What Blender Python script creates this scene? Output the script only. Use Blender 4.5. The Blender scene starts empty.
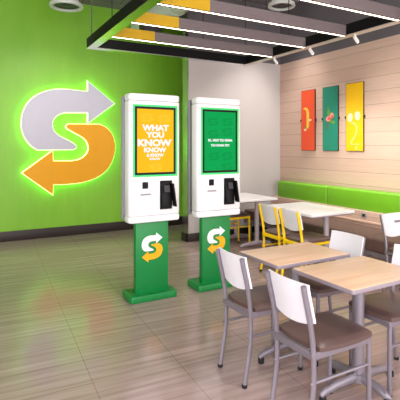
import bpy, bmesh, math, random
from mathutils import Vector, Matrix
random.seed(4)
S = bpy.context.scene
C = S.collection
F_PX, HOR, CAM_H = 430.0, 146.0, 1.53
YAW = math.atan(238/430)
SY, CY = math.sin(YAW), math.cos(YAW)

# ------------------------------------------------------------------ materials
def lin(c):
    return tuple(((v/255)/12.92 if v/255 <= .04045 else ((v/255+.055)/1.055)**2.4) for v in c)
def mat(name, rgb, rough=.5, metal=0, emit=0, emit_rgb=None, noise=0, nscale=8, spec=.5, bump=0, stretch=(1,1,1)):
    m = bpy.data.materials.new(name); m.use_nodes = True
    nt = m.node_tree; b = nt.nodes['Principled BSDF']
    col = (*lin(rgb), 1)
    b.inputs['Base Color'].default_value = col
    b.inputs['Roughness'].default_value = rough
    b.inputs['Metallic'].default_value = metal
    b.inputs['Specular IOR Level'].default_value = spec
    if emit:
        b.inputs['Emission Color'].default_value = (*lin(emit_rgb or rgb), 1)
        b.inputs['Emission Strength'].default_value = emit
    if noise or bump:
        tc = nt.nodes.new('ShaderNodeTexCoord'); mp = nt.nodes.new('ShaderNodeMapping')
        mp.inputs['Scale'].default_value = stretch
        n = nt.nodes.new('ShaderNodeTexNoise'); n.inputs['Scale'].default_value = nscale; n.inputs['Detail'].default_value = 4
        nt.links.new(tc.outputs['Object'], mp.inputs['Vector']); nt.links.new(mp.outputs['Vector'], n.inputs['Vector'])
        if noise:
            r = nt.nodes.new('ShaderNodeValToRGB')
            r.color_ramp.elements[0].position = .3; r.color_ramp.elements[1].position = .7
            r.color_ramp.elements[0].color = tuple(v*(1-noise) for v in col[:3])+(1,)
            r.color_ramp.elements[1].color = tuple(min(1, v*(1+noise)) for v in col[:3])+(1,)
            nt.links.new(n.outputs['Fac'], r.inputs['Fac']); nt.links.new(r.outputs['Color'], b.inputs['Base Color'])
        if bump:
            bp = nt.nodes.new('ShaderNodeBump'); bp.inputs['Strength'].default_value = bump; bp.inputs['Distance'].default_value = .01
            nt.links.new(n.outputs['Fac'], bp.inputs['Height']); nt.links.new(bp.outputs['Normal'], b.inputs['Normal'])
    return m

M = {}
M['kiosk_white'] = mat('kiosk_white', (240,240,242), .3, noise=.015)
M['kiosk_grey'] = mat('kiosk_grey', (158,160,166), .35, noise=.02)
M['stand_green'] = mat('stand_green', (14,132,62), .4, noise=.03)
M['core_dark'] = mat('core_dark', (70,72,78), .5, noise=.03)
M['black'] = mat('black_plastic', (12,12,14), .45, noise=.05, spec=.2)
M['beam_black'] = mat('beam_black', (15,14,15), .6, noise=.06, spec=.2)
M['beam_under'] = mat('beam_underside_brushed', (226,226,222), .16, 1, noise=.02)
M['rim_green'] = mat('screen_rim_glow', (40,150,80), .5, emit=.5, emit_rgb=(70,240,130), noise=.02)
M['ad_orange'] = mat('ad_orange_screen', (10,8,4), .6, spec=.05, emit=1.08, emit_rgb=(248,190,28))
M['ad_orange_pale'] = mat('ad_orange_screen_glow', (10,8,4), .6, spec=.05, emit=1.08, emit_rgb=(252,198,48))
M['ad_green'] = mat('ad_green_screen', (4,10,6), .6, spec=.05, emit=.9, emit_rgb=(2,176,86))
M['ad_green_dark'] = mat('ad_green_screen_pattern', (4,10,6), .6, spec=.05, emit=.9, emit_rgb=(3,163,80))
M['ad_white'] = mat('ad_white_lettering', (10,10,10), .6, spec=.05, emit=1.0, emit_rgb=(255,255,255))
M['logo_grey'] = mat('sign_grey', (200,197,212), .45, emit=.12, noise=.02)
M['logo_orange'] = mat('sign_orange', (232,160,2), .45, emit=.18, noise=.02)
M['halo'] = mat('sign_halo_light', (220,255,200), .5, emit=3.3, emit_rgb=(170,255,130))
M['emblem_white'] = mat('emblem_white', (240,240,240), .4)
M['emblem_orange'] = mat('emblem_orange', (250,178,22), .4)
M['chair_metal'] = mat('chair_grey_metal', (134,126,136), .35, .35, noise=.03)
M['chair_yellow'] = mat('chair_yellow_metal', (255,212,8), .4, noise=.02)
M['chair_white'] = mat('chair_white_laminate', (236,234,242), .35, noise=.01)
M['vinyl'] = mat('brown_vinyl', (90,70,66), .36, noise=.08, nscale=14, bump=.1)
M['bench_vinyl'] = mat('bench_brown_vinyl', (104,82,76), .6, noise=.08, nscale=10, spec=.25)
M['rubber'] = mat('black_rubber', (22,20,22), .7, noise=.1)
M['table_metal'] = mat('table_grey_metal', (142,134,144), .35, .35, noise=.03)
M['edge_band'] = mat('table_edge_grey', (146,134,144), .4, noise=.02)
M['table_white'] = mat('table_white_laminate', (238,238,240), .3, noise=.01)
M['white_leg'] = mat('white_table_leg_grey', (182,172,180), .35, .2, noise=.03)
M['bench_green'] = mat('bench_green_vinyl', (114,182,32), .45, noise=.04, nscale=5)
M['slat'] = mat('slat_taupe', (120,109,109), .5, noise=.08, nscale=6, stretch=(1,14,14))
M['slat_yellow'] = mat('slat_yellow', (214,170,6), .5, noise=.04)
M['led'] = mat('led_strip', (255,244,225), .5, emit=14, emit_rgb=(255,232,205))
M['wire'] = mat('steel_cable', (60,60,62), .4, .5, noise=.05)
M['spot_white'] = mat('spot_white', (235,232,230), .4, noise=.02)
M['lens'] = mat('spot_lens', (255,248,235), .3, emit=6, emit_rgb=(255,240,215))
M['duct'] = mat('duct_metal', (215,220,220), .5, 0, noise=.06, nscale=3)
M['duct_dark'] = mat('duct_dark', (52,50,55), .6, noise=.08)
M['diff_white'] = mat('diffuser_white', (220,225,222), .45, noise=.02)
M['diff_dark'] = mat('diffuser_core', (52,52,56), .5, noise=.05)
M['base_dark'] = mat('baseboard_dark', (48,36,36), .45, noise=.1, nscale=5)
M['mirror'] = mat('polished_trim', (200,200,200), .12, 1, noise=.02)
M['pic_edge'] = mat('picture_edge_dark', (52,38,36), .5, noise=.06)
M['pic_red'] = mat('picture_red', (244,84,36), .4, noise=.03, nscale=3)
M['pic_green'] = mat('picture_green', (28,138,112), .4, noise=.04, nscale=3)
M['pic_yellow'] = mat('picture_yellow', (252,196,14), .4, noise=.03, nscale=3)
M['pic_bread'] = mat('picture_mustard', (250,206,70), .5, noise=.06, nscale=20)
M['pic_cream'] = mat('picture_cream', (244,226,190), .5, noise=.05, nscale=30)
M['pic_sauce'] = mat('picture_sauce', (255,222,120), .5, noise=.03)
M['pic_tomato'] = mat('picture_tomato', (236,92,82), .5, noise=.1, nscale=30)
M['pic_pink'] = mat('picture_pink', (244,160,150), .5, noise=.1, nscale=30)
M['pic_leaf'] = mat('picture_leaf', (110,160,60), .5, noise=.15, nscale=30)
M['pic_stem'] = mat('picture_stem', (110,112,70), .5, noise=.15, nscale=30)
M['outlet'] = mat('outlet_grey', (150,145,148), .4, noise=.02)
M['grey_wall'] = mat('grey_wall_paint', (200,194,193), .6, noise=.025, nscale=2, stretch=(1,1,.2))
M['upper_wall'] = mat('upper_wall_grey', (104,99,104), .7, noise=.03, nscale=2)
M['left_wall'] = mat('left_wall_paint', (225,224,218), .7, noise=.03, nscale=2)

def green_wall_mat():
    m = mat('green_wall_paint', (130,196,34), .38, spec=.5)
    nt = m.node_tree; b = nt.nodes['Principled BSDF']
    tc = nt.nodes.new('ShaderNodeTexCoord')
    mp = nt.nodes.new('ShaderNodeMapping'); mp.inputs['Scale'].default_value = (2.6,1,.5)
    n = nt.nodes.new('ShaderNodeTexNoise'); n.inputs['Scale'].default_value = 1.6; n.inputs['Detail'].default_value = 6; n.inputs['Roughness'].default_value = .65
    r = nt.nodes.new('ShaderNodeValToRGB')
    r.color_ramp.elements[0].position = .35; r.color_ramp.elements[0].color = (*lin((132,197,50)),1)
    r.color_ramp.elements[1].position = .68; r.color_ramp.elements[1].color = (*lin((143,205,58)),1)
    nt.links.new(tc.outputs['Object'], mp.inputs['Vector']); nt.links.new(mp.outputs['Vector'], n.inputs['Vector'])
    nt.links.new(n.outputs['Fac'], r.inputs['Fac']); nt.links.new(r.outputs['Color'], b.inputs['Base Color'])
    return m
M['green_wall'] = green_wall_mat()

def plank_mat():
    # pale wood planks running along the wall (object Y), narrow dark joints every 0.19 m of height
    m = mat('wood_planks', (214,184,166), .5, spec=.3)
    nt = m.node_tree; b = nt.nodes['Principled BSDF']; L = nt.links.new
    tc = nt.nodes.new('ShaderNodeTexCoord'); sp = nt.nodes.new('ShaderNodeSeparateXYZ'); L(tc.outputs['Object'], sp.inputs['Vector'])
    cb = nt.nodes.new('ShaderNodeCombineXYZ'); L(sp.outputs['Y'], cb.inputs['X']); L(sp.outputs['Z'], cb.inputs['Y'])
    br = nt.nodes.new('ShaderNodeTexBrick')
    br.inputs['Scale'].default_value = 1; br.inputs['Brick Width'].default_value = 60; br.inputs['Row Height'].default_value = .192
    br.inputs['Mortar Size'].default_value = .0028; br.inputs['Mortar Smooth'].default_value = .1
    br.inputs['Color1'].default_value = (*lin((220,190,172)),1); br.inputs['Color2'].default_value = (*lin((212,181,163)),1)
    br.inputs['Mortar'].default_value = (*lin((160,132,120)),1)
    L(cb.outputs['Vector'], br.inputs['Vector'])
    mp = nt.nodes.new('ShaderNodeMapping'); mp.inputs['Scale'].default_value = (.6,9,1); L(cb.outputs['Vector'], mp.inputs['Vector'])
    n = nt.nodes.new('ShaderNodeTexNoise'); n.inputs['Scale'].default_value = 4; n.inputs['Detail'].default_value = 5; L(mp.outputs['Vector'], n.inputs['Vector'])
    r = nt.nodes.new('ShaderNodeValToRGB'); r.color_ramp.elements[0].color = (.86,.84,.83,1); r.color_ramp.elements[1].color = (1.06,1.06,1.06,1)
    L(n.outputs['Fac'], r.inputs['Fac'])
    mx = nt.nodes.new('ShaderNodeMixRGB'); mx.blend_type = 'MULTIPLY'; mx.inputs['Fac'].default_value = 1
    L(br.outputs['Color'], mx.inputs['Color1']); L(r.outputs['Color'], mx.inputs['Color2']); L(mx.outputs['Color'], b.inputs['Base Color'])
    return m
M['planks'] = plank_mat()

def floor_mat():
    m = mat('floor_wood_look_tile', (190,168,152), .17, spec=.8)
    nt = m.node_tree; b = nt.nodes['Principled BSDF']; L = nt.links.new
    tc = nt.nodes.new('ShaderNodeTexCoord')
    mp = nt.nodes.new('ShaderNodeMapping'); mp.inputs['Rotation'].default_value = (0,0,math.radians(3.2)); mp.inputs['Location'].default_value = (-.585+.6*2,.2,0)
    L(tc.outputs['Object'], mp.inputs['Vector'])
    sw = nt.nodes.new('ShaderNodeSeparateXYZ'); L(mp.outputs['Vector'], sw.inputs['Vector'])
    cb = nt.nodes.new('ShaderNodeCombineXYZ'); L(sw.outputs['Y'], cb.inputs['X']); L(sw.outputs['X'], cb.inputs['Y'])
    br = nt.nodes.new('ShaderNodeTexBrick'); br.offset = .5
    br.inputs['Scale'].default_value = 1; br.inputs['Brick Width'].default_value = 3.0; br.inputs['Row Height'].default_value = .6
    br.inputs['Mortar Size'].default_value = .003; br.inputs['Mortar Smooth'].default_value = .2
    br.inputs['Color1'].default_value = (1,1,1,1); br.inputs['Color2'].default_value = (.97,.97,.97,1); br.inputs['Mortar'].default_value = (.66,.63,.62,1)
    L(cb.outputs['Vector'], br.inputs['Vector'])
    m2 = nt.nodes.new('ShaderNodeMapping'); m2.inputs['Scale'].default_value = (.35,11,1); L(mp.outputs['Vector'], m2.inputs['Vector'])
    n = nt.nodes.new('ShaderNodeTexNoise'); n.inputs['Scale'].default_value = 2.2; n.inputs['Detail'].default_value = 7; n.inputs['Roughness'].default_value = .62
    L(m2.outputs['Vector'], n.inputs['Vector'])
    r = nt.nodes.new('ShaderNodeValToRGB'); e = r.color_ramp.elements
    e[0].position = .33; e[0].color = (*lin((150,127,123)),1); e[1].position = .66; e[1].color = (*lin((187,163,158)),1)
    L(n.outputs['Fac'], r.inputs['Fac'])
    mx = nt.nodes.new('ShaderNodeMixRGB'); mx.blend_type = 'MULTIPLY'; mx.inputs['Fac'].default_value = 1
    L(r.outputs['Color'], mx.inputs['Color1']); L(br.outputs['Color'], mx.inputs['Color2']); L(mx.outputs['Color'], b.inputs['Base Color'])
    return m
M['floor'] = floor_mat()

def ceiling_mat():
    m = mat('ceiling_panels', (138,132,140), .7)
    nt = m.node_tree; b = nt.nodes['Principled BSDF']; L = nt.links.new
    tc = nt.nodes.new('ShaderNodeTexCoord'); br = nt.nodes.new('ShaderNodeTexBrick')
    br.inputs['Scale'].default_value = 1; br.inputs['Brick Width'].default_value = 1.2; br.inputs['Row Height'].default_value = .6; br.inputs['Mortar Size'].default_value = .012
    br.inputs['Color1'].default_value = (*lin((140,134,142)),1); br.inputs['Color2'].default_value = (*lin((130,124,132)),1); br.inputs['Mortar'].default_value = (*lin((95,90,96)),1)
    L(tc.outputs['Object'], br.inputs['Vector']); L(br.outputs['Color'], b.inputs['Base Color'])
    return m
M['ceiling'] = ceiling_mat()

def tabletop_mat():
    m = mat('table_maple', (236,206,176), .32)
    nt = m.node_tree; b = nt.nodes['Principled BSDF']; L = nt.links.new
    tc = nt.nodes.new('ShaderNodeTexCoord'); mp = nt.nodes.new('ShaderNodeMapping'); mp.inputs['Scale'].default_value = (.7,9,1)
    n = nt.nodes.new('ShaderNodeTexNoise'); n.inputs['Scale'].default_value = 3; n.inputs['Detail'].default_value = 6
    r = nt.nodes.new('ShaderNodeValToRGB'); e = r.color_ramp.elements
    e[0].position = .3; e[0].color = (*lin((220,184,152)),1); e[1].position = .7; e[1].color = (*lin((238,208,178)),1)
    L(tc.outputs['Object'], mp.inputs['Vector']); L(mp.outputs['Vector'], n.inputs['Vector']); L(n.outputs['Fac'], r.inputs['Fac']); L(r.outputs['Color'], b.inputs['Base Color'])
    return m
M['maple'] = tabletop_mat()

# ------------------------------------------------------------------ mesh helpers
class MB:
    def __init__(s): s.bm = bmesh.new()
    def box(s, x0, x1, y0, y1, z0, z1, bev=0, seg=2, mi=0, rot=None, org=None):
        t = bmesh.new(); bmesh.ops.create_cube(t, size=1)
        for v in t.verts:
            v.co = Vector(((x0+x1)/2+v.co.x*(x1-x0), (y0+y1)/2+v.co.y*(y1-y0), (z0+z1)/2+v.co.z*(z1-z0)))
        if bev: bmesh.ops.bevel(t, geom=list(t.edges), offset=bev, segments=seg, affect='EDGES', profile=.5)
        if rot is not None:
            bmesh.ops.rotate(t, verts=list(t.verts), cent=org or (0,0,0), matrix=rot)
        s.merge(t, mi, smooth=bool(bev)); return s
    def merge(s, t, mi=0, smooth=False):
        bmesh.ops.recalc_face_normals(t, faces=list(t.faces))
        mp = {v: s.bm.verts.new(v.co) for v in t.verts}
        for f in t.faces:
            try: g = s.bm.faces.new([mp[v] for v in f.verts])
            except ValueError: continue
            g.material_index = mi; g.smooth = smooth
        t.free()
    def vbox(s, x0, x1, y0, y1, z0, z1, r, bev=.006, mi=0, seg=5):
        """box with rounded vertical corners (radius r) and softened rims"""
        pts = []
        for cx, cy, a0 in ((x1-r,y1-r,0),(x0+r,y1-r,90),(x0+r,y0+r,180),(x1-r,y0+r,270)):
            for k in range(seg+1):
                a = math.radians(a0+90*k/seg); pts.append((cx+r*math.cos(a), cy+r*math.sin(a)))
        t = bmesh.new(); rings = []
        cx, cy = (x0+x1)/2, (y0+y1)/2
        def ring(z, ins):
            kx = 1-2*ins/(x1-x0); ky = 1-2*ins/(y1-y0)
            return [t.verts.new((cx+(px-cx)*kx, cy+(py-cy)*ky, z)) for px, py in pts]
        rings = [ring(z0, bev), ring(z0+bev*.3, bev*.3), ring(z0+bev, 0), ring(z1-bev, 0), ring(z1-bev*.3, bev*.3), ring(z1, bev)]
        n = len(pts)
        for a, b in zip(rings, rings[1:]):
            for i in range(n): t.faces.new((a[i], a[(i+1)%n], b[(i+1)%n], b[i]))
        t.faces.new(rings[0][::-1]); t.faces.new(rings[-1])
        s.merge(t, mi, True); return s
    def tube(s, pts, r, n=10, mi=0, ry=None, caps=True):
        pts = [Vector(p) for p in pts]; t = bmesh.new(); rings = []
        for i, p in enumerate(pts):
            d = (pts[min(i+1,len(pts)-1)]-pts[max(i-1,0)]).normalized()
            ref = Vector((0,1,0)) if abs(d.y) < .9 else Vector((1,0,0))
            a = ref.cross(d).normalized(); b = d.cross(a).normalized()
            rr = r[i] if isinstance(r, (list,tuple)) else r
            rb = rr*(ry or 1)
            rings.append([t.verts.new(p+a*rr*math.cos(2*math.pi*k/n)+b*rb*math.sin(2*math.pi*k/n)) for k in range(n)])
        for A, B in zip(rings, rings[1:]):
            for k in range(n): t.faces.new((A[k], A[(k+1)%n], B[(k+1)%n], B[k]))
        if caps: t.faces.new(rings[0][::-1]); t.faces.new(rings[-1])
        s.merge(t, mi, True); return s
    def lathe(s, prof, cx, cy, n=40, mi=0):
        t = bmesh.new(); rings = []
        for r, z in prof: rings.append([t.verts.new((cx+max(r,1e-4)*math.cos(2*math.pi*k/n), cy+max(r,1e-4)*math.sin(2*math.pi*k/n), z)) for k in range(n)])
        for A, B in zip(rings, rings[1:]):
            for k in range(n): t.faces.new((A[k], A[(k+1)%n], B[(k+1)%n], B[k]))
        s.merge(t, mi, True); return s
    def prism(s, pts, to3, d0, d1, mi=0):
        """2D outline (u,w) extruded between depths d0,d1; to3(u,w,d) -> 3D"""
        t = bmesh.new()
        A = [t.verts.new(to3(u,w,d0)) for u,w in pts]; B = [t.verts.new(to3(u,w,d1)) for u,w in pts]
        n = len(pts)
        fa = t.faces.new(A); fb = t.faces.new(B[::-1])
        for i in range(n): t.faces.new((A[(i+1)%n], A[i], B[i], B[(i+1)%n]))
        t.normal_update()
        bmesh.ops.triangulate(t, faces=[fa,fb], ngon_method='EAR_CLIP')
        s.merge(t, mi, False); return s
    def text(s, body, x0, x1, z0, z1, y, mi=0, bold=.055):
        cu = bpy.data.curves.new('lettering', 'FONT'); cu.body = body; cu.offset = bold; cu.extrude = .0; cu.resolution_u = 3
        ob = bpy.data.objects.new('lettering', cu); C.objects.link(ob)
        dg = bpy.context.evaluated_depsgraph_get(); me = bpy.data.meshes.new_from_object(ob.evaluated_get(dg))
        bpy.data.objects.remove(ob); bpy.data.curves.remove(cu)
        t = bmesh.new(); t.from_mesh(me); bpy.data.meshes.remove(me)
        xs = [v.co.x for v in t.verts]; ys = [v.co.y for v in t.verts]
        a, b, c, d = min(xs), max(xs), min(ys), max(ys)
        for v in t.verts:
            v.co = Vector((x0+(v.co.x-a)/(b-a)*(x1-x0), y, z0+(v.co.y-c)/(d-c)*(z1-z0)))
        # front only, facing -Y
        mp = {v: s.bm.verts.new(v.co) for v in t.verts}
        for f in t.faces:
            try: g = s.bm.faces.new([mp[v] for v in f.verts])
            except ValueError: continue
            g.material_index = mi
        t.free(); return s
    def obj(s, name, mats, parent=None, loc=None):
        me = bpy.data.meshes.new(name); s.bm.to_mesh(me); s.bm.free()
        if not isinstance(mats, (list,tuple)): mats = [mats]
        for m in mats: me.materials.append(M[m] if isinstance(m, str) else m)
        try: me.set_sharp_from_angle(angle=math.radians(40))
        except Exception: pass
        o = bpy.data.objects.new(name, me); C.objects.link(o)
        if parent: o.parent = parent
        if loc: o.location = loc
        return o
def tag(o, label, cat, group=None):
    o['label'] = label; o['category'] = cat
    if group: o['group'] = group
    return o
def thing(name, label, cat, loc=(0,0,0), rz=0, group=None):
    o = bpy.data.objects.new(name, None); C.objects.link(o); o.empty_display_size = .1
    o.location = loc; o.rotation_euler = (0,0,rz); return tag(o, label, cat, group)
def struct(name, mb, m):
    o = mb.obj(name, m); o['kind'] = 'structure'; return o
def dup(root, loc, rz, label):
    r = root.copy(); C.objects.link(r); r.location = loc; r.rotation_euler = (0,0,rz); r['label'] = label
    for ch in list(root.children):
        c = ch.copy(); C.objects.link(c); c.parent = r
        for g in list(ch.children):
            d = g.copy(); C.objects.link(d); d.parent = c
    return r

# ------------------------------------------------------------------ room shell
GW, PW, RW, CEIL = 7.53, 6.10, 5.03, 4.0
X_L, Y_F, PX0, PTH = -3.0, -1.5, 3.15, .17
struct('floor', MB().box(X_L, RW, Y_F, GW, -.1, 0), 'floor')
struct('ceiling', MB().box(X_L, RW, Y_F, GW, CEIL, CEIL+.1), 'ceiling')
struct('wall_back', MB().box(X_L, RW, GW, GW+.15, 0, CEIL), 'green_wall')
struct('wall_right', MB().box(RW, RW+.15, Y_F, GW, 0, 3.0), 'planks')
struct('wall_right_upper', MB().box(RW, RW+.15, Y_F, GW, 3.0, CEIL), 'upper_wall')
struct('wall_left', MB().box(X_L-.15, X_L, 2.2, GW, 0, CEIL), 'left_wall')
struct('wall_partition', MB().box(PX0+.012, RW, PW, PW+PTH, 0, 3.0), 'grey_wall')
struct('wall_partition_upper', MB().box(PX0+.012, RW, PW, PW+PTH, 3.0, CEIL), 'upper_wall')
struct('trim_1', MB().box(PX0, PX0+.012, PW-.006, PW+PTH+.006, .1, CEIL), 'mirror')
struct('baseboard_back', MB().box(X_L, RW, GW-.02, GW, 0, .16, .004), 'base_dark')
struct('baseboard_partition', MB().box(PX0-.02, RW, PW-.02, PW, 0, .13, .004).box(PX0-.02, PX0, PW-.02, PW+PTH+.02, 0, .13, .004), 'base_dark')

# ------------------------------------------------------------------ arrow mark outline (u right, w up), traced as a shape in its own plane
def px_plane_y(px, py, Y):
    u = (px-200)/F_PX; v = (HOR-py)/F_PX
    t = Y/(CY-u*SY); return t*(SY+u*CY), CAM_H+t*v
G_OUT = [(322,103,1),(240,164,1),(240,131,1),(170,131,1),(150,137,0),(137,149,0),(131,166,0),(136,186,0),(152,202,0),(190,222,0),(203,232,0),(204,240,0),(195,245,1),(85,246,1),(66,234,0),(49,214,0),(38,188,0),(35,160,0),(40,130,0),(54,102,0),(80,78,0),(118,63,0),(160,58,0),(240,66,1),(240,34,1)]
O_OUT = [(37,317,1),(132,248,1),(133,280,1),(190,280,1),(214,275,0),(233,262,0),(242,243,0),(238,223,0),(224,207,0),(180,182,0),(173,173,0),(180,166,1),(276,167,1),(299,179,0),(317,203,0),(324,235,0),(318,272,0),(300,305,0),(270,329,0),(230,344,0),(180,351,0),(134,352,1),(132,384,1)]
def smooth(pts, n=4):
    out = []; N = len(pts)
    for i in range(N):
        p1, p2 = pts[i], pts[(i+1)%N]
        p0 = pts[i-1] if not p1[2] else p1; p3 = pts[(i+2)%N] if not p2[2] else p2
        out.append((p1[0],p1[1]))
        if p1[2] and p2[2]: continue
        for k in range(1, n):
            t = k/n
            q = [.5*(2*p1[j]+(p2[j]-p0[j])*t+(2*p0[j]-5*p1[j]+4*p2[j]-p3[j])*t*t+(3*p1[j]-p0[j]-3*p2[j]+p3[j])*t**3) for j in (0,1)]
            out.append(tuple(q))
    return out
Y_SIGN = 7.42
def to_wall(pts): return [px_plane_y(10+x/3.075, 70+y/3.075, Y_SIGN) for x, y in smooth(pts)]
MARK_G, MARK_O = to_wall(G_OUT), to_wall(O_OUT)
def offset(pts, d):
    n = len(pts); area = sum(pts[i][0]*pts[(i+1)%n][1]-pts[(i+1)%n][0]*pts[i][1] for i in range(n))
    sg = 1 if area > 0 else -1; out = []
    for i in range(n):
        a, b, c = Vector(pts[i-1]), Vector(pts[i]), Vector(pts[(i+1)%n])
        d1 = (b-a).normalized(); d2 = (c-b).normalized()
        n1 = Vector((d1.y,-d1.x))*sg; n2 = Vector((d2.y,-d2.x))*sg
        m = (n1+n2); m = m.normalized() if m.length > 1e-6 else n1
        k = d/max(.5, m.dot(n1)); out.append((b.x+m.x*k, b.y+m.y*k))
    return out
allp = MARK_G+MARK_O
mx0, mx1 = min(p[0] for p in allp), max(p[0] for p in allp); mz0, mz1 = min(p[1] for p in allp), max(p[1] for p in allp)
MCX, MCZ, MW, MH = (mx0+mx1)/2, (mz0+mz1)/2, mx1-mx0, mz1-mz0
def norm(pts): return [((x-MCX)/MW, (z-MCZ)/MH) for x, z in pts]
NG, NO = norm(MARK_G), norm(MARK_O)
t = thing('wall_sign', 'large backlit double arrow sign in grey and orange on the green wall', 'sign', (MCX, GW, MCZ))
def ys(u, w, d): return (u-MCX, d-GW, w-MCZ)
for nm, pts, face in (('grey_arrow', MARK_G, 'logo_grey'), ('orange_arrow', MARK_O, 'logo_orange')):
    a = MB().prism(pts, ys, Y_SIGN, Y_SIGN+.02).obj(nm, face, t); a['label'] = nm.replace('_', ' ')+' face of the sign'
    MB().prism(offset(pts, .009), ys, Y_SIGN+.022, Y_SIGN+.062).obj('halo_light', 'halo', a)
    for i in range(0, len(pts), 14): MB().tube([(pts[i][0]*.8+MCX*.2-MCX, Y_SIGN+.06-GW, (pts[i][1]*.8+MCZ*.2)-MCZ), (pts[i][0]*.8+MCX*.2-MCX, -.0, (pts[i][1]*.8+MCZ*.2)-MCZ)], .008, 6).obj('standoff', 'spot_white', a)

# ------------------------------------------------------------------ kiosks (origin: floor, base front centre)
def emblem(parent, cx, cz, w, h, y):
    f = lambda u, v, d: (cx+u*w, d, cz+v*h)
    MB().prism(NG, f, y-.003, y+.001).prism(NO, f, y-.003, y+.001, 1).obj('emblem', ['emblem_white','emblem_orange'], parent)
def kiosk(loc, label, ad):
    t = thing('ordering_kiosk', label, 'kiosk', loc, 0, 'self-order kiosks')
    MB().vbox(-.25,.25,0,.29,0,.066,.035,.008).obj('base_plate', 'stand_green', t)
    st = MB().vbox(-.178,.172,.065,.135,.064,.80,.006,.002).obj('stand', 'stand_green', t)
    emblem(st, -.005, .515, .225, .29, .065)
    # housing: front shell in three segments with fine seams, groove, back shell
    y0 = -.005
    b = MB().vbox(-.272,.278,y0,y0+.17,.778,.845,.045,.016).vbox(-.272,.278,y0,y0+.17,.848,1.97,.045,.003).vbox(-.272,.278,y0,y0+.17,1.973,2.043,.045,.018)
    b.obj('housing', 'kiosk_white', t)
    MB().box(-.255,.258,y0+.15,y0+.21,.81,2.02).obj('core', 'core_dark', t)
    MB().vbox(-.270,.272,y0+.192,y0+.268,.792,2.03,.03,.012).obj('back_shell', 'kiosk_grey', t)
    X0, X1, Z0, Z1 = -.234, .240, 1.228, 1.935
    fr = MB()
    w = .02
    yf = y0-.004
    for a in ((X0,X1,Z1-w,Z1),(X0,X1,Z0,Z0+w),(X0,X0+w,Z0+w,Z1-w),(X1-w,X1,Z0+w,Z1-w)): fr.box(a[0],a[1],yf,y0+.02,a[2],a[3],.003,1)
    fr.obj('screen_rim', 'rim_green', t)['label'] = 'green lit rim round the screen'
    bz = MB(); x0, x1, z0, z1 = X0+w, X1-w, Z0+w, Z1-w; w2 = .022; yb = y0-.002
    for a in ((x0,x1,z1-w2,z1),(x0,x1,z0,z0+w2),(x0,x0+w2,z0+w2,z1-w2),(x1-w2,x1,z0+w2,z1-w2)): bz.box(a[0],a[1],yb,y0+.02,a[2],a[3])
    bz.obj('bezel', 'black', t)
    x0, x1, z0, z1 = x0+w2, x1-w2, z0+w2, z1-w2
    sc = MB().box(x0,x1,y0-.0005,y0+.02,z0,z1)
    W, H = x1-x0, z1-z0
    def T(body, u0, u1, v0, v1, mi, bold=.055): sc.text(body, x0+u0*W, x0+u1*W, z1-v1*H, z1-v0*H, y0-.0035, mi, bold)
    ff = lambda cx, cz, ww, hh: (lambda u, v, d: (cx+u*ww, d, cz+v*hh))
    if ad == 'orange':
        T('WHAT',.13,.86,.245,.345,1); T('YOU',.23,.73,.358,.455,1); T('KNOW',.015,.94,.475,.59,1)
        T('KNOW',.18,.79,.605,.685,1); T('& KNOW',.25,.72,.70,.755,1); T('KNOW',.33,.63,.768,.805,1)
        for cx, cz in ((.26,.86),(.74,.86),(.5,.08)):
            f = ff(x0+cx*W, z0+cz*H, W*.36, H*.15)
            for P in (NG, NO): sc.prism(P, f, y0-.0015, y0, 2)
        sc.obj('screen', ['ad_orange','ad_white','ad_orange_pale'], t)
    else:
        T('SO... WHAT YOU GONNA',.11,.89,.462,.508,1,.06); T('YOU GONNA TRY?',.19,.79,.55,.592,1,.06)
        for cx, cz in ((.27,.83),(.73,.83),(.27,.62),(.73,.66),(.3,.24),(.72,.24),(.72,.06)):
            f = ff(x0+cx*W, z0+cz*H, W*.36, H*.16)
            for P in (NG, NO): sc.prism(P, f, y0-.0015, y0, 2)
        sc.obj('screen', ['ad_green','ad_white','ad_green_dark'], t)
    MB().box(-.138,-.077,y0-.006,y0+.01,1.112,1.178,.004,1).obj('scanner_window', 'black', t)
    MB().box(-.155,-.05,y0-.004,y0+.01,1.054,1.064,.001,1).box(-.16,-.045,y0-.006,y0-.001,1.048,1.053).obj('receipt_slot', ['outlet'], t)
    R = Matrix.Rotation(math.radians(-10), 3, 'X')
    p = MB().box(.048,.178,y0-.012,y0+.01,.900,1.185,.004,1)
    p.box(.06,.15,y0-.05,y0-.012,.93,1.15,.012,2,0,R,(.1,y0,.95)).obj('card_terminal', 'black', t)
    pt = bpy.data.objects[p_name(t, 'card_terminal')]
    MB().box(.075,.135,y0-.078,y0-.07,1.06,1.13,.002,1,0,R,(.1,y0,.95)).obj('terminal_display', 'duct_dark', pt)
    MB().box(.165,.182,y0-.085,y0-.012,.925,1.16,.006,2,0,Matrix.Rotation(math.radians(-8),3,'Y'),(.17,y0,1.05)).obj('privacy_shield', 'black', pt)
    return t
def p_name(root, kind): return [c for c in root.children if c.name.split('.')[0] == kind][0].name
kiosk((1.672,3.935,0), 'white self-order kiosk showing an orange screen with big white words', 'orange')
kiosk((2.412,3.92,0), 'white self-order kiosk showing a green screen, nearer the tables', 'green')

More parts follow.
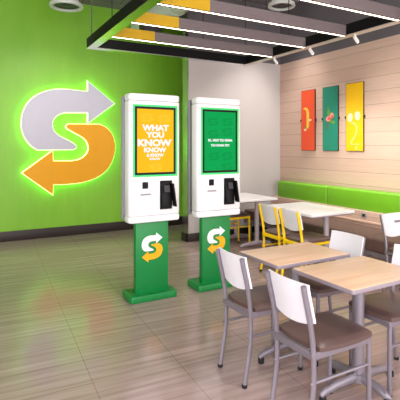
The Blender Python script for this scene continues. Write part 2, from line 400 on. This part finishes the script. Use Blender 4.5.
# ------------------------------------------------------------------ chairs (origin floor, faces +X)
def make_chair(name, label, metal, half, group, loc, rz):
    t = thing(name, label, 'chair', loc, rz, group)
    hw = half
    for s in (-1,1):
        pts = []
        for k in range(15):
            z = .012+k/14*.806
            x = -.25+.07*math.sin(math.pi*min(1, (z/.818)))**1.15+.022*max(0, 1-z/.41)
            pts.append((x, s*hw, z))
        lg = MB().tube(pts, .0155, 10, 0, .85).obj('leg', metal, t)
        MB().lathe([(0,0),(.017,0),(.018,.02),(.0,.022)], -.228, s*hw, 10).obj('foot_cap', 'rubber', lg)
        lg = MB().tube([(.235,s*hw,.012),(.232,s*hw,.45)], .014, 10).obj('leg', metal, t)
        MB().lathe([(0,0),(.016,0),(.017,.02),(.0,.022)], .235, s*hw, 10).obj('foot_cap', 'rubber', lg)
        MB().tube([(-.205,s*hw,.31),(.235,s*hw,.31)], .009, 8).obj('stretcher', metal, t)
    f = MB()
    for s in (-1,1): f.box(-.20,.245,s*hw-.011,s*hw+.011,.43,.468,.003,1)
    f.box(.222,.246,-hw,hw,.43,.468,.003,1).box(-.20,-.178,-hw,hw,.43,.468,.003,1)
    f.obj('seat_frame', metal, t)
    # padded seat: rounded slab with crowned top
    b = bmesh.new(); nx, ny = 14, 14; top = []; bot = []
    sx0, sx1, sy = -.165, .252, hw+.028
    def sq(a, b_):  # square to rounded square
        k = .22
        return a*math.sqrt(1-k*b_*b_/1), b_*math.sqrt(1-k*a*a/1)
    for lay, rows in ((1,top),(0,bot)):
        for i in range(nx+1):
            r = []
            for j in range(ny+1):
                a, c = -1+2*i/nx, -1+2*j/ny
                pa, pc = sq(a, c); e = max(abs(a), abs(c))
                z = .469 if not lay else .492+.020*math.sqrt(max(0,1-e**6))
                r.append(b.verts.new(((sx0+sx1)/2+pa*(sx1-sx0)/2*1.06, pc*sy*1.06, z)))
            rows.append(r)
    for i in range(nx):
        for j in range(ny):
            b.faces.new((top[i][j],top[i+1][j],top[i+1][j+1],top[i][j+1])); b.faces.new((bot[i][j],bot[i][j+1],bot[i+1][j+1],bot[i+1][j]))
    per = [(i,0) for i in range(nx)]+[(nx,j) for j in range(ny)]+[(i,ny) for i in range(nx,0,-1)]+[(0,j) for j in range(ny,0,-1)]
    for q in range(len(per)):
        (i,j),(k,l) = per[q], per[(q+1)%len(per)]
        b.faces.new((bot[i][j],bot[k][l],top[k][l],top[i][j]))
    m = MB(); m.merge(b, 0, True); m.obj('seat', 'vinyl', t)
    # back panel: thin bent laminate in front of the posts, lower edge bowed
    b = bmesh.new(); n, k = 16, 6; grid = {}
    w = hw+.014
    for side in (0,1):
        for i in range(n+1):
            y = -w+2*w*i/n; q = y/w
            zt = .826; zb = .622-.03*(1-abs(q)**2.2)
            for j in range(k+1):
                z = zb+(zt-zb)*j/k
                x = -.25+.07*math.sin(math.pi*min(1,z/.818 if z<.818 else 1))**1.15+.017-.020*(1-q*q)
                grid[side,i,j] = b.verts.new((x+(.011 if side else 0), y, z))
    for i in range(n):
        for j in range(k):
            b.faces.new((grid[0,i,j],grid[0,i,j+1],grid[0,i+1,j+1],grid[0,i+1,j])); b.faces.new((grid[1,i,j],grid[1,i+1,j],grid[1,i+1,j+1],grid[1,i,j+1]))
        for j in (0,k): b.faces.new((grid[0,i,j],grid[0,i+1,j],grid[1,i+1,j],grid[1,i,j]))
    for j in range(k):
        for i in (0,n): b.faces.new((grid[0,i,j],grid[1,i,j],grid[1,i,j+1],grid[0,i,j+1]))
    m = MB(); m.merge(b, 0, True); m.obj('backrest', 'chair_white', t)
    return t
PI = math.pi
GG = 'grey framed dining chairs'
grey = make_chair('dining_chair', 'grey metal chair with white back, at the left of the far wood table', 'chair_metal', .147, GG, (1.793,2.392,0), 0)
dup(grey, (1.762,1.798,0), 0, 'nearest grey metal chair, at the left side of the near wood table')
dup(grey, (2.50,1.87,0), PI, 'grey metal chair pulled under the right side of the near wood table')
dup(grey, (2.485,2.455,0), PI, 'grey metal chair facing us behind the far wood table, white back showing')
e = dup(grey, (3.93,2.73,0), -PI/2, 'grey metal chair by the bench with a slot handle in its white back')
MB().box(-.232,-.210,.03,.12,.728,.752,.008,2).obj('handle', 'table_metal', e)['label'] = 'grey slot handle in the white back'
GY = 'yellow framed dining chairs'
yel = make_chair('yellow_chair', 'yellow metal chair with white back, middle of the row, beside the white table', 'chair_yellow', .147, GY, (3.43,4.10,0), 0)
dup(yel, (3.41,3.69,0), 0, 'yellow metal chair with white back nearest the bench, at the near white table')
dup(yel, (3.60,5.52,0), 0, 'yellow metal chair half hidden behind the green screen kiosk, at the far white table')

# ------------------------------------------------------------------ wood tables
def wood_table(cx, cy, hx, hy, label):
    t = thing('wood_table', label, 'table', (cx,cy,0), 0, 'square wood topped tables')
    MB().vbox(-hx+.004,hx-.004,-hy+.004,hy-.004,.722,.742,.010,.002).obj('tabletop', 'maple', t)
    MB().vbox(-hx,hx,-hy,hy,.716,.7395,.013,.003).obj('edge_band', 'edge_band', t)
    MB().tube([(0,0,.06),(0,0,.70)], .036, 20).box(-.15,.15,-.11,.11,.695,.716).obj('column', 'table_metal', t)
    b = MB().tube([(0,0,.05),(0,0,.10)], .048, 20)
    for s in (-1,1):
        b.tube([(0,0,.078),(s*.20,0,.07),(s*.295,0,.055),(s*.325,0,.04)], [.030,.026,.023,.018], 10, 0, .8)
        b.tube([(0,0,.078),(0,s*.15,.07),(0,s*.205,.055),(0,s*.235,.04)], [.034,.03,.027,.02], 10, 0, .8)
    bo = b.obj('base', 'table_metal', t)
    for dx, dy in ((.305,0),(-.305,0),(0,.215),(0,-.215)): MB().lathe([(0,0),(.022,0),(.022,.03),(.012,.04),(0,.04)], dx, dy, 12).obj('glide', 'rubber', bo)
    return t
wood_table(2.193,1.895,.332,.25, 'nearest wood topped table with grey edge, in front at the right')
wood_table(2.155,2.45,.34,.228, 'wood topped table with grey edge just behind the nearest one')

# ------------------------------------------------------------------ white tables
def white_table(x0, x1, y0, y1, legs, label):
    cx, cy = (x0+x1)/2, (y0+y1)/2; hx, hy = (x1-x0)/2, (y1-y0)/2
    t = thing('white_table', label, 'table', (cx,cy,0), 0, 'white topped tables by the bench')
    MB().vbox(-hx,hx,-hy,hy,.71,.74,.05,.004).obj('tabletop', 'table_white', t)
    MB().vbox(-hx+.008,hx-.008,-hy+.008,hy-.008,.698,.711,.045,.002).obj('edge_band', 'edge_band', t)
    for ly in legs:
        l = MB().tube([(.06,ly-cy,.06),(.06,ly-cy,.70)], .036, 16).obj('leg', 'white_leg', t)
        MB().tube([(-.24,ly-cy,.03),(-.2,ly-cy,.045),(.06,ly-cy,.065),(.28,ly-cy,.045),(.32,ly-cy,.03)], [.02,.027,.034,.027,.02], 10, 0, .9).obj('foot', 'white_leg', l)
        MB().box(-.2,.28,ly-cy-.03,ly-cy+.03,.68,.699).obj('top_bracket', 'white_leg', l)
    return t
white_table(3.5,4.22,5.14,6.04,(5.30,5.86), 'white topped table beside the grey wall, behind the green screen kiosk')
white_table(3.5,4.23,3.68,4.62,(3.88,4.44), 'white topped table with grey edge before the two yellow chairs')

# ------------------------------------------------------------------ banquette along the plank wall
BY0, BY1 = 2.2, 6.07
bt = thing('wall_bench', 'long wall bench with lime green back cushions and brown seat below the pictures', 'bench', (4.6,(BY0+BY1)/2,0))
bc = (BY0+BY1)/2
def L(y): return y-bc
pn = MB().box(.20,.42,L(BY0),L(BY1),.0,.645,.004,1).obj('back_panel', 'planks', bt); pn['label'] = 'pale wood panel behind the seat'
MB().box(.185,.21,L(BY0),L(BY1),.485,.512,.004,1).obj('ledge', 'planks', pn)
for a, b_ in ((4.775,5.94),(3.52,4.765),(2.25,3.51)):
    MB().box(.235,.42,L(a),L(b_),.635,.918,.028,4).obj('back_cushion', 'bench_green', bt)
for a, b_ in ((4.83,6.05),(3.56,4.82),(2.25,3.55)):
    MB().box(-.40,.20,L(a),L(b_),.29,.455,.03,4).obj('seat_cushion', 'bench_vinyl', bt)
MB().box(-.38,.2,L(BY0),L(BY1),.235,.29,.004,1).obj('seat_frame', 'table_metal', bt)
for y in (2.35,3.55,4.82,5.95):
    MB().box(-.36,-.32,L(y)-.02,L(y)+.02,0,.24).box(.1,.14,L(y)-.02,L(y)+.02,0,.24).box(-.36,.14,L(y)-.015,L(y)+.015,.03,.06).obj('leg', 'table_metal', bt)
o = thing('power_outlet', 'small grey power outlet in the wood panel under the green cushion', 'outlet', (4.8,4.05,.585))
MB().box(-.008,.0,-.045,.045,-.03,.03,.003,1).obj('cover_plate', 'outlet', o)
MB().box(-.010,-.006,-.018,.018,-.018,.018,.001,1).obj('socket', 'black', o)

# ------------------------------------------------------------------ pictures on the plank wall
def picture(cy, base, motif, label):
    t = thing('wall_picture', label, 'picture', (RW, cy, 1.955), 0, 'three tall pictures on the plank wall')
    hw, hh = .16, .50
    MB().box(-.020,-.0,-hw,hw,-hh,hh).obj('backing', 'pic_edge', t)
    m = MB().box(-.023,-.019,-hw+.006,hw-.006,-hh+.005,hh-.005)
    # motif coordinates: a = to the right seen in the room (-Y), b = up
    f = lambda u, v, d: (d, -u, v)
    mats = [base]
    for pts, mm in motif:
        if mm not in mats: mats.append(mm)
        k = .0007*motif.index((pts, mm)); m.prism(pts, f, -.0245-k, -.0215, mats.index(mm))
    m.obj('panel', mats, t)
    for s in (-1,1): MB().box(-.026,-.0,s*(hw+.010)-.012,s*(hw+.010)+.012,-.02,.02,.003,1).obj('mounting_clip', 'pic_edge', t)
    return t
def blob(cx, cy, rx, ry, a=0, n=20, wob=.08):
    out = []
    for k in range(n):
        q = 2*PI*k/n; r = 1+wob*math.sin(3*q+cx*20)
        x, y = rx*r*math.cos(q), ry*r*math.sin(q); out.append((cx+x*math.cos(a)-y*math.sin(a), cy+x*math.sin(a)+y*math.cos(a)))
    return out
def ribbon(pts, w):
    P = [Vector(p) for p in pts]; Lf, Rt = [], []
    for i, p in enumerate(P):
        d = (P[min(i+1,len(P)-1)]-P[max(i-1,0)]).normalized(); n = Vector((-d.y,d.x)); ww = w[i] if isinstance(w, list) else w
        Lf.append(tuple(p+n*ww)); Rt.append(tuple(p-n*ww))
    return Lf+Rt[::-1]
bez = lambda p, n=14: [tuple((1-t)**3*p[0][j]+3*(1-t)**2*t*p[1][j]+3*(1-t)*t*t*p[2][j]+t**3*p[3][j] for j in (0,1)) for t in [k/n for k in range(n+1)]]
picture(5.362,'pic_red', [
    (ribbon([(-.10,.195),(-.06,.20),(-.02,.175),(0,.13),(.002,.05),(.002,-.04),(.0,-.10),(-.012,-.135)], [.012,.018,.024,.03,.03,.03,.028,.016]), 'pic_bread'),
    (ribbon([(.03,-.005),(.06,.005),(.085,0)], [.02,.018,.012]), 'pic_cream'), (blob(-.07,-.115,.02,.02), 'pic_leaf'), (blob(-.06,-.155,.03,.02), 'pic_cream')],
    'tall red picture with a yellow sauce dash, left of three on the plank wall')
picture(4.87,'pic_green', [
    (ribbon([(-.035,-.04),(-.045,-.09),(-.055,-.14),(-.06,-.165)], [.022,.016,.013,.008]), 'pic_stem'),
    (ribbon([(.0,-.03),(.035,-.055),(.07,-.06),(.10,-.05)], [.012,.02,.026,.012]), 'pic_leaf'),
    (ribbon([(-.045,.185),(-.035,.14),(-.03,.08)], [.006,.008,.01]), 'pic_leaf'),
    (blob(-.025,.085,.034,.055,.1), 'pic_leaf'),
    (blob(-.035,.0,.05,.042,.4), 'pic_pink'), (blob(.0,.012,.05,.03,.6), 'pic_tomato'), (blob(.04,.045,.036,.046,-.4), 'pic_pink'), (blob(.045,.03,.022,.03,-.4), 'pic_tomato')],
    'tall green picture of tomato and herbs, middle of three on the plank wall')
picture(4.397,'pic_yellow', [
    (blob(-.080,-.005,.048,.066,-.15,20,.03), 'pic_cream'), (blob(.057,.012,.05,.066,.1,20,.03), 'pic_cream'),
    (ribbon(bez([(-.055,-.09),(.07,-.07),(.07,-.24),(-.02,-.32)])+bez([(-.03,-.33),(-.05,-.35),(-.055,-.36),(-.055,-.39)],6), .013), 'pic_sauce'),
    ([(-.065,-.412),(.09,-.405),(.09,-.392),(-.065,-.396)], 'pic_sauce'), ([(.022,-.485),(.048,-.485),(.048,-.425),(.022,-.425)], 'pic_sauce')],
    'tall yellow picture with two pale slices, right of three on the plank wall')

# ------------------------------------------------------------------ suspended light frame
FZ = 2.73; FX0, FX1, FY0, FY1 = 1.345, 3.72, 1.45, 5.32; BH = .125; BW = .10
ft = thing('hanging_light_frame', 'black hanging frame with taupe and yellow slats and white light strips', 'ceiling light', ((FX0+FX1)/2,(FY0+FY1)/2,FZ))
fx, fy = (FX0+FX1)/2, (FY0+FY1)/2
M['rail'] = mat('rail_underside_white', (205,198,192), .4, .3, noise=.02)
def beam(x0, x1, y0, y1, under='beam_under'):
    b = MB().box(x0-fx,x1-fx,y0-fy,y1-fy,.008,BH).obj('beam', 'beam_black', ft)
    MB().box(x0-fx,x1-fx,y0-fy,y1-fy,0,.0085).obj('underside', under, b)['label'] = 'white underside of the beam'
beam(FX0,FX0+BW,FY0,FY1); beam(FX1-.06,FX1+.03,FY0,FY1,'rail'); beam(FX0+BW,FX1-.06,FY1-BW,FY1); beam(FX0+BW,FX1-.06,FY0,FY0+BW)
for y in (4.62,3.99,3.36,2.69,2.06):
    xa, xb = FX0+BW-fx, FX1-.06-fx
    s = MB().box(xa,xb,y-.035-fy,y+.035-fy,.004,.115,.003,1).obj('slat', 'slat', ft)
    MB().box(xa-.001,xa+.50,y-.0365-fy,y+.0365-fy,.005,.1165,.003,1).obj('yellow_end', 'slat_yellow', s)['label'] = 'yellow end of the slat'
    MB().box(xa+.0,xb+.05,y-.008-fy,y+.008-fy,.0035,.006).obj('light_strip', 'led', s)
for x, y in ((FX0+.05,FY1-.05),(FX0+.05,4.45),(FX0+.05,2.9),(FX1-.03,FY1-.05),(FX1-.03,4.3),(FX1-.03,3.05),(2.6,4.62),(2.6,3.36)):
    MB().tube([(x-fx,y-fy,.11),(x-fx,y-fy,CEIL-FZ)], .006, 6).obj('cable', 'wire', ft)
# spotlights on the right-hand rail
def spot(y, label):
    t = thing('spotlight', label, 'spotlight', (FX1-.02, y, FZ), 0, 'white spotlights under the rail')
    MB().lathe([(0,0),(.013,0),(.013,-.03),(0,-.03)], 0, 0, 12).obj('bracket', 'spot_white', t)
    d = Vector((.75,-.1,-.9)).normalized(); p = Vector((.0,0,-.035))
    h = MB().tube([p-d*.02, p-d*.015, p+d*.048, p+d*.06], [.013,.019,.020,.018], 16).obj('lamp_head', 'spot_white', t)
    MB().tube([p+d*.058, p+d*.062], .015, 16).obj('lens', 'lens', h)
    ld = bpy.data.lights.new('spot_lamp', 'SPOT'); ld.energy = 65; ld.spot_size = math.radians(70); ld.spot_blend = .9; ld.shadow_soft_size = .04; ld.color = (1,.93,.84)
    lo = bpy.data.objects.new('spot_lamp', ld); C.objects.link(lo); lo.parent = t
    lo.location = p+d*.08; lo.rotation_euler = d.to_track_quat('-Z','Y').to_euler()
spot(4.60,'white spotlight at the far end of the hanging rail, left of three')
spot(3.92,'white spotlight in the middle of the hanging rail')
spot(3.24,'white spotlight nearest us on the hanging rail, right of three')

# ------------------------------------------------------------------ ceiling services
def diffuser(x, y, z, r, label):
    t = thing('air_diffuser', label, 'air vent', (x,y,z), 0, 'round ceiling air diffusers')
    MB().lathe([(r*.78,.02),(r*.80,0),(r*.98,0),(r,.012),(r*.97,.045),(r*.80,.05),(r*.78,.02)], 0, 0, 48).obj('ring', 'diff_white', t)
    core = MB().lathe([(0,.02),(r*.22,.02),(r*.24,.03),(r*.30,.035),(r*.44,.025),(r*.46,.035),(r*.56,.035),(r*.68,.022),(r*.79,.03)], 0, 0, 48)
    core.obj('louvres', 'diff_dark', t)
    MB().tube([(0,0,.04),(0,0,CEIL-z)], r*.72, 28).obj('drop_duct', 'duct', t)
diffuser(1.345,6.49,3.57,.243,'round white air diffuser above the green wall, at the left')
diffuser(4.16,5.01,3.6,.20,'round white air diffuser above the hanging frame, at the right')
t = thing('ceiling_duct', 'pale round air duct running under the ceiling above the hanging frame', 'duct', (2.86,6.1,3.72))
MB().tube([(0,1.3,0),(0,0,0),(0,-1.1,0)], .2, 28).obj('duct_pipe', 'duct', t)
for k in range(4):
    q = Vector((0,1.3,0)).lerp(Vector((0,-1.1,0)), .12+.25*k)
    MB().tube([q+Vector((0,.025,0)), q+Vector((0,-.025,0))], .206, 28).tube([q+Vector((0,0,.2)), (q.x,q.y,.28)], .008, 6).obj('duct_band', 'duct', t)
tag(MB().box(-.15,.15,-.12,.12,-.11,.11,.008,2).tube([(0,0,.1),(0,0,.51)], .012, 8).obj('ceiling_speaker','duct_dark',None,(2.72,6.62,3.49)), 'dark box hung below the ceiling between the slats', 'speaker')

# fill lamps added out of view to brighten dining corner, tables and sign wall
def added_lamp(x, y, aim, watts, label, size=80):
    t = thing('added_lamp', label, 'added_lamp', (x,y,CEIL), 0, 'added fill lamps on the ceiling')
    MB().lathe([(.05,.0),(.052,-.012),(.085,-.012),(.09,0)], 0, 0, 24).obj('trim_ring', 'diff_white', t)
    MB().tube([(0,0,-.001),(0,0,-.004)], .05, 20).obj('lens', 'lens', t)
    ld = bpy.data.lights.new('added_spot', 'SPOT'); ld.energy = watts; ld.spot_size = math.radians(size); ld.spot_blend = .8; ld.shadow_soft_size = .12; ld.color = (1,.95,.89)
    lo = bpy.data.objects.new('added_spot', ld); C.objects.link(lo); lo.parent = t; lo.location = (0,0,-.14)
    lo.rotation_euler = (Vector(aim)-Vector((x,y,CEIL-.14))).to_track_quat('-Z','Y').to_euler()
added_lamp(4.62,5.35,(4.0,5.4,.5),220,'added fill lamp over the white tables by the grey wall')
added_lamp(4.2,3.6,(4.2,3.8,.5),160,'added fill lamp over the bench seat')
added_lamp(2.4,1.6,(2.2,2.1,.5),150,'added fill lamp over the two wood tables')
added_lamp(1.0,4.9,(1.6,7.5,.5),170,'added fill lamp aimed at the foot of the green wall')

# ------------------------------------------------------------------ daylight from the open shop front behind and lamps
w = bpy.data.worlds.new('daylight'); S.world = w; w.use_nodes = True
bg = w.node_tree.nodes['Background']; bg.inputs['Color'].default_value = (1.0,.965,.96,1); bg.inputs['Strength'].default_value = 3.9

# ------------------------------------------------------------------ camera
cd = bpy.data.cameras.new('camera'); cam = bpy.data.objects.new('camera', cd); C.objects.link(cam)
cam.location = (0,0,CAM_H); cam.rotation_euler = (math.radians(90),0,-YAW)
cd.sensor_width = 36; cd.lens = 36*F_PX/400; cd.shift_y = (HOR-200)/400; cd.clip_start = .05
S.camera = cam
vs = S.view_settings; vs.view_transform = 'Standard'; vs.look = 'None'; vs.gamma = 1; vs.exposure = 0; vs.use_curve_mapping = False
